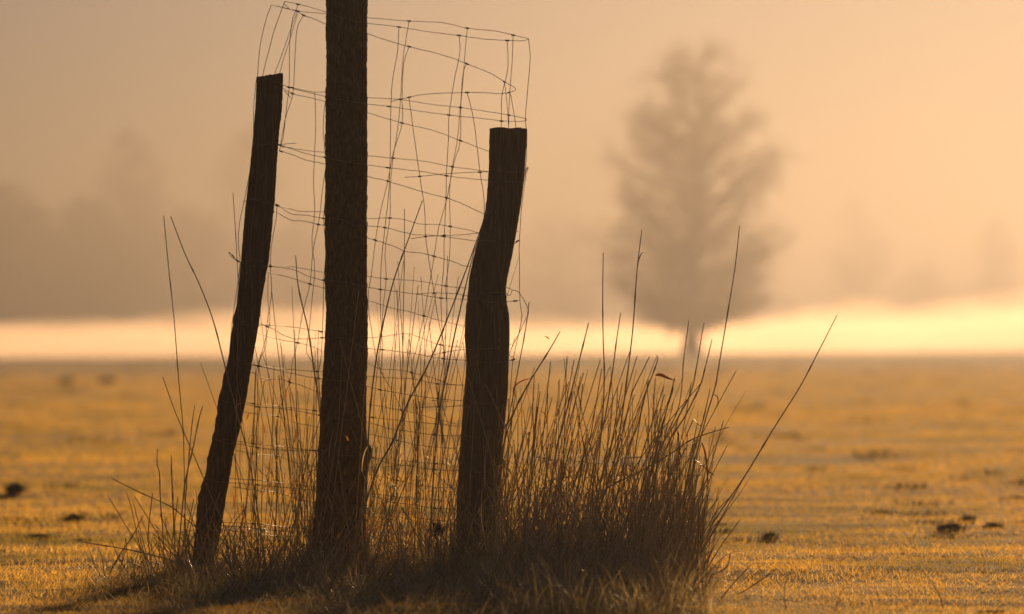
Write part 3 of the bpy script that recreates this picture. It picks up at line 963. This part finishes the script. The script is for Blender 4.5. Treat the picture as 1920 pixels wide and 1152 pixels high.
# ------------------------------------------------------------------ clods and dark tufts on the field
def clod(px, py, wpx, hpx, lab, name='soil_clod', cat='clod', seed=0):
    # distance from where its foot meets the ground
    dist = 20.0
    for _ in range(30):
        p = at(px, py + hpx / 2, dist)
        dist *= (CAM_H / max(CAM_H - p.z, .01)) ** .9 if abs(p.z) > 1e-4 else 1
    sx, sz = wpx / FPX * dist / 2 * .8, hpx / FPX * dist * .6
    p = at(px, py + hpx / 2, dist)
    root = empty(name, (p.x, p.y, float(ground_z(p.x, p.y)) - .003))
    u_, v_ = np.meshgrid(np.linspace(0, 2 * math.pi, 33)[:-1], np.linspace(0, math.pi / 2, 12))
    r = .75 + .5 * vnoise(u_ * 2.5 + seed * 7, v_ * 5, 40 + seed) * np.minimum(1, np.minimum(u_, 2 * math.pi - u_) * 3)
    co = np.stack([sx * r * np.cos(u_) * np.sin(v_), sx * 1.1 * r * np.sin(u_) * np.sin(v_), sz * (r ** 1.5) * np.cos(v_)], -1).reshape(-1, 3)
    idx = (np.arange(11)[:, None] * 32 + np.arange(32)[None]).ravel()
    nx = (np.arange(11)[:, None] * 32 + ((np.arange(32) + 1) % 32)[None]).ravel()
    mesh_np('earth', co, np.stack([idx, idx + 32, nx + 32, nx], 1), None, M_SOIL, root, True)
    nb = 160
    an = rng.uniform(0, 2 * math.pi, nb)
    rr_ = sx * rng.uniform(.2, 1.05, nb)
    b = np.stack([rr_ * np.cos(an), rr_ * np.sin(an), sz * .3 * np.ones(nb)], 1)
    c2, q2, t2 = blades(b * [1.25, 1.25, .8], sz * rng.uniform(.4, 1.5, nb), rng.normal(0, .9, (nb, 2)) * sz, np.full(nb, .002 * (dist / 14) ** .8))
    mesh_np('weeds', c2, q2, t2, M_EVER, root)
    return tag(root, lab, cat, 'dark clods in the field')


clod(28, 912, 44, 30, 'dark clod with upright weeds at the left edge of the field', seed=1)
clod(140, 968, 48, 20, 'blunt dark clod left of the leaning stake', seed=2)
clod(78, 1004, 66, 14, 'wide flat dark clod nearest the camera on the left', seed=3)
clod(1780, 985, 70, 24, 'widest dark clod in the right half of the field', seed=4)
clod(1862, 984, 40, 14, 'small flat clod right of the widest one', seed=5)
clod(1443, 1003, 34, 22, 'dark clod just beyond the right grass clump', seed=6)
clod(1815, 972, 24, 20, 'narrow clod touching the widest one', seed=7)
clod(1860, 1150, 60, 10, 'dark scrap of plant in the bottom right corner', seed=9)
clod(200, 712, 34, 16, 'far dark tuft of weeds below the mist, right one of two', 'weed_tuft', 'tuft', seed=10)
clod(122, 712, 30, 14, 'far dark tuft of weeds below the mist, left one of two', 'weed_tuft', 'tuft', seed=11)

nw = 420
dd = np.exp(rng.uniform(math.log(13.5), math.log(190), nw))
aa = np.radians(rng.uniform(-9, 9, nw))
cxx, cyy_ = dd * np.sin(aa), dd * np.cos(aa)
m_ = 46
sz_ = rng.uniform(.008, .036, nw) * (dd / 14) ** .5
lo = rng.normal(0, 1, (nw, m_, 2)) * sz_[:, None, None] * np.array([1.5, .8])
bx, by = (cxx[:, None] + lo[:, :, 0]).ravel(), (cyy_[:, None] + lo[:, :, 1]).ravel()
keep = ~((np.abs(bx - .0) < .8) & (by < 15.0))
bx, by = bx[keep], by[keep]
hh = (np.repeat(sz_, m_) * rng.uniform(.3, .9, nw * m_))[keep]
kk_ = np.clip(by / 14, 1, 12)
c2, q2, t2 = blades(np.stack([bx, by, ground_z(bx, by) - .002], 1), hh, rng.normal(0, .7, (len(bx), 2)) * hh[:, None], .004 * kk_ ** .7)
tag(mesh_np('weeds', c2, q2, t2, M_EVER), 'small dark green weeds scattered over the golden field', 'weeds', kind='stuff')

# withered flower head caught in the grass left of the right stake
wf = empty('withered_plant', at(818, 1085, 14.1))
tag(wf, 'dark shrivelled dead plant with ragged head low beside the right stake', 'dead plant')
W = np.array([at(a_, b_, 14.1) for a_, b_ in spline([(815, 1000), (822, 1030), (818, 1060), (818, 1090)], 5)])
adopt(wf, tube_obj('stem', W, .002, M_SOIL))
pc = np.array(at(818, 1000, 14.1))
nb = 130
an, e2 = rng.uniform(0, 2 * math.pi, nb), rng.uniform(-.6, 1.4, nb)
v = np.stack([np.cos(an) * np.cos(e2), np.sin(an) * np.cos(e2), np.sin(e2)], 1)
b = pc + v * .008 * rng.uniform(.2, 1.5, (nb, 1))
c2, q2, t2 = blades(b, v[:, 2] * .016 + .004, v[:, :2] * .026, np.full(nb, .006))
adopt(wf, mesh_np('seed_head', c2, q2, t2, M_SOIL))


# ------------------------------------------------------------------ far trees
def make_tree(name, x, y, H, env, seed, n_limb=120, n_sub=10, n_twig=14, tw=.012, leafy=False, tr=.2, twlen=.5, rise=1.1, cx=0.0, gap=.42, gs=1.5):
    """env(z) gives the crown's half width at height z; limbs grow to points spread inside it."""
    r_ = np.random.default_rng(seed)
    root = empty(name, (x, y, 0.0))
    s = np.linspace(0, 1, 16)
    cur = np.stack([cx * s + .012 * H * np.sin(s * 4 + seed), .01 * H * np.sin(s * 3 + seed * 2), s * H * .97 - .1], 1)
    rad = tr * (1 - s) ** .8 + .015
    rad[0] *= 1.5
    co, q = tubes(cur[None], rad[None], 10)
    mesh_np('trunk', co, q, None, M_TWIG, root, True)
    ax = lambda z: np.array([np.interp(z, cur[:, 2], cur[:, 0]), np.interp(z, cur[:, 2], cur[:, 1]), z])
    paths, radii, tb, tv = [], [], [], []
    k = np.linspace(0, 1, 8)[:, None]
    made = 0
    for _ in range(n_limb * 12):
        if made >= n_limb:
            break
        z = H * (1 - r_.random() ** 1.0 * .97)
        R = env(z)
        if R < .15 or r_.random() > (R / env_max(env, H)) + .25:
            continue
        an = r_.uniform(0, 2 * math.pi)
        rr = R * r_.uniform(.35, 1.0) ** .6 * r_.uniform(.8, 1.08)
        tgt = ax(z) + np.array([math.cos(an) * rr, math.sin(an) * rr, 0])
        if vnoise(np.array(an * 2.2 + seed), np.array(z / gs), seed) < gap * .8:
            continue
        made += 1
        z0 = max(H * .09, z - rise * rr * r_.uniform(.15, 1.25) - .2)
        st = ax(z0)
        mid = st + (tgt - st) * .5 + np.array([math.cos(an), math.sin(an), -.4]) * rr * .12
        path = (1 - k) ** 2 * st + 2 * k * (1 - k) * mid + k ** 2 * tgt + r_.normal(0, .03, (8, 3)) * rr * k
        paths.append(path)
        radii.append(np.linspace(.045 + .010 * rr, .010, 8) * (H / 16))
        for j in range(n_sub):
            u2 = r_.uniform(.25, 1) ** .8
            p0 = np.array([np.interp(u2, k[:, 0], path[:, c]) for c in range(3)])
            dr = (tgt - st) / (np.linalg.norm(tgt - st) + 1e-6) * .55 + r_.normal(0, .75, 3) + np.array([0, 0, .1])
            dr /= np.linalg.norm(dr)
            L2 = r_.uniform(.35, 1.0) * (.35 + .17 * R)
            p2 = p0 + dr * L2 * k + r_.normal(0, .04, (8, 3)) * k
            paths.append(p2)
            radii.append(np.linspace(.013, .006, 8) * (H / 16))
            w = r_.uniform(.05, 1.1, n_twig)[:, None]
            d_ = dr * .6 + r_.normal(0, .55, (n_twig, 3)) + np.array([0, 0, .05])
            d_ /= np.linalg.norm(d_, axis=1, keepdims=True)
            tb.append(p0 + dr * L2 * w)
            tv.append(d_ * twlen * r_.uniform(.4, 1.3, (n_twig, 1)))
    co, q = tubes(np.array(paths), np.array(radii), 4)
    tb, tv = np.concatenate(tb), np.concatenate(tv)
    n_ = len(tb)
    sd_ = np.cross(tv, r_.normal(0, 1, (n_, 3)))
    sd_ /= np.linalg.norm(sd_, axis=1, keepdims=True)
    sd_ *= tw * r_.uniform(.5, 1.3, (n_, 1))
    c3 = np.stack([tb - sd_, tb + sd_, tb + tv * .6 + sd_ * .8, tb + tv], 1).reshape(-1, 3)
    i4 = np.arange(n_)[:, None] * 4 + np.array([[0, 1, 2, 3]]) + len(co)
    mesh_np('crown', np.concatenate([co, c3]), np.concatenate([q, i4]), None, M_EVER if leafy else M_TWIG, root)
    return root


def env_max(env, H):
    return max(env(H * t_) for t_ in np.linspace(0, 1, 21))


D_TREE = 342.0
sc_ = D_TREE / FPX
tp = at(1302, 668, D_TREE)
ey = [85, 100, 125, 160, 200, 250, 330, 400, 450, 500, 560, 600, 625]
ew = [50, 76, 88, 102, 116, 134, 158, 172, 188, 176, 148, 104, 10]
ez = [(668 - v_) * sc_ for v_ in ey][::-1]
ewm = [v_ * sc_ * 1.24 for v_ in ew][::-1]
t = make_tree('bare_tree', tp.x, D_TREE, (668 - 85) * sc_, lambda z: float(np.interp(z, ez, ewm, left=0, right=0)), 4,
              n_limb=290, n_sub=10, n_twig=12, tw=.0115, tr=.46, twlen=.6, rise=.95, cx=.4, gap=.40, gs=1.7)
tag(t, 'large bare tree standing alone beyond the field, right of the stakes', 'tree')


def far_tree(px, py_top, d, wpx, lab, seed, shape='round', leafy=False, dens=1.0, name='bare_tree', clear=.12):
    p = at(px, 660, d)
    H = (660 - py_top) * d / FPX + .4
    Wd = wpx * d / FPX / 2
    if shape == 'round':
        pr = lambda z: Wd * float(np.interp(z / H, [0, clear, clear + .15, .35, .6, .8, .93, 1], [0, 0, .6, .9, 1.0, .78, .45, .1]))
    else:
        pr = lambda z: Wd * float(np.interp(z / H, [0, clear, clear + .1, .3, .6, .85, 1], [0, 0, .7, 1.0, .95, .7, .3]))
    t_ = make_tree(name, p.x, d, H, pr, seed, n_limb=int(150 * dens), n_sub=9, n_twig=9, tw=.06 if leafy else .03, leafy=leafy, tr=.3, twlen=1.0, gap=0.0 if leafy else .3, gs=2.5)
    tag(t_, lab, 'tree', 'trees fading in the haze')
    return t_


far_tree(0, 345, 740, 330, 'broad bushy green tree at the far left edge', 21, leafy=True, dens=2.2, name='bushy_tree', clear=.0)
far_tree(160, 372, 750, 260, 'lower bushy tree right of the broad one at the far left', 22, leafy=True, dens=1.8, name='bushy_tree', clear=.0)
far_tree(240, 245, 780, 210, 'pale round-headed bare tree rising behind the bushy ones on the left', 23, dens=1.3)
far_tree(350, 390, 760, 260, 'low faint tree between the round-headed tree and the left stake', 24, dens=1.4, clear=.0)
far_tree(465, 232, 940, 190, 'tall faint bare tree behind the upper half of the left stake', 25, dens=1.1)
far_tree(560, 400, 880, 220, 'low faint tree just left of the tree trunk in front', 26, dens=1.3, clear=.0)
far_tree(760, 430, 980, 240, 'very faint low tree seen through the wire between trunk and right stake', 27, dens=1.1, clear=.0)
far_tree(900, 378, 960, 150, 'faint tree half hidden behind the right stake', 28, dens=1.1, clear=.0)
far_tree(1050, 400, 980, 260, 'very faint wide tree between the right stake and the large bare tree', 29, dens=1.2, clear=.0)
far_tree(1612, 385, 1020, 170, 'faint narrow tree right of the large bare tree', 30, 'cone', dens=.9)
far_tree(1740, 500, 1000, 200, 'lowest faint bush over the brightest mist on the right', 31, dens=1.0, clear=.0)
far_tree(1872, 425, 1000, 110, 'faint slender tree at the far right edge', 32, 'cone', dens=.9)


# ------------------------------------------------------------------ low mist bank over the far meadow, and the haze
def vol_mat(name, density, color, aniso):
    m, nt, out = new_mat(name)
    v_ = nt.nodes.new('ShaderNodeVolumePrincipled')
    v_.inputs['Color'].default_value = (*color, 1)
    v_.inputs['Density'].default_value = density
    v_.inputs['Anisotropy'].default_value = aniso
    nt.links.new(v_.outputs[0], out.inputs['Volume'])
    return m


def closed_sheet(name, x0, x1, y0, y1, zlow, ztop, mat, nx=150, ny=14, seed=0, amp=.5):
    gx, gy = np.meshgrid(np.linspace(x0, x1, nx), np.linspace(y0, y1, ny))
    tapx = np.minimum(1, np.minimum(gx - x0, x1 - gx) / 12 + .05)
    top = (.55 + .9 * vnoise(gx / 19.0 + seed * 3.3, gy / 160, 90 + seed)) * (ztop * (1 - amp) + ztop * 2 * amp * (.6 * vnoise(gx / 7.0 + seed, gy / 60, 60 + seed) + .4 * vnoise(gx / 2.2 + seed, gy / 30, 80 + seed)))  * np.interp(gx / gy, [-.09, -.02, .04, .09], [.74, .80, .88, 1.05]) * np.sqrt(tapx) * np.interp(gy, [y0, y0 + 14], [.75, 1])
    T = np.stack([gx, gy, top + .05], -1).reshape(-1, 3)
    Bm = np.stack([gx, gy, np.full_like(gx, zlow)], -1).reshape(-1, 3)
    n_ = nx * ny
    ii_ = (np.arange(ny - 1)[:, None] * nx + np.arange(nx - 1)[None]).ravel()
    qt = np.stack([ii_, ii_ + 1, ii_ + nx + 1, ii_ + nx], 1)
    qb = qt[:, ::-1] + n_
    qs = []
    for k_ in range(nx - 1):
        qs.append((k_, n_ + k_, n_ + k_ + 1, k_ + 1))
        e_ = (ny - 1) * nx + k_
        qs.append((e_ + 1, n_ + e_ + 1, n_ + e_, e_))
    for k_ in range(ny - 1):
        a_ = k_ * nx
        qs.append((a_ + nx, n_ + a_ + nx, n_ + a_, a_))
        b_ = k_ * nx + nx - 1
        qs.append((b_, n_ + b_, n_ + b_ + nx, b_ + nx))
    return mesh_np(name, np.concatenate([T, Bm]), np.concatenate([qt, qb, np.array(qs)]), None, mat)


M_MIST = vol_mat('mist_air', 0.0065, (.52, .43, .38), .68)
for k_, (zt, am, dy) in enumerate(((.75, .5, 0), (1.15, .55, 5), (1.6, .65, 11), (2.15, .75, 18), (2.8, .85, 27))):
    o = closed_sheet('mist', -75 - k_, 75 + k_, 340 + dy, 800 + dy, -.6 - .05 * k_, zt, M_MIST, seed=k_ * 3, amp=am)
    tag(o, 'glowing low mist lying over the far end of the field', 'mist', kind='stuff')

M_HAZE = vol_mat('haze_air', 0.0024, (.054, .0525, .058), .79)
hx, hy0, hy1, hz0, hz1 = 1600, -70, 2700, -1.6, 24.0
V = [(sx * hx, yy_, zz_) for zz_ in (hz0, hz1) for yy_ in (hy0, hy1) for sx in (-1, 1)]
F = [(0, 2, 3, 1), (4, 5, 7, 6), (0, 1, 5, 4), (2, 6, 7, 3), (0, 4, 6, 2), (1, 3, 7, 5)]
tag(mesh_np('haze', V, F, None, M_HAZE), 'even warm haze filling the air over the field', 'haze', kind='stuff')
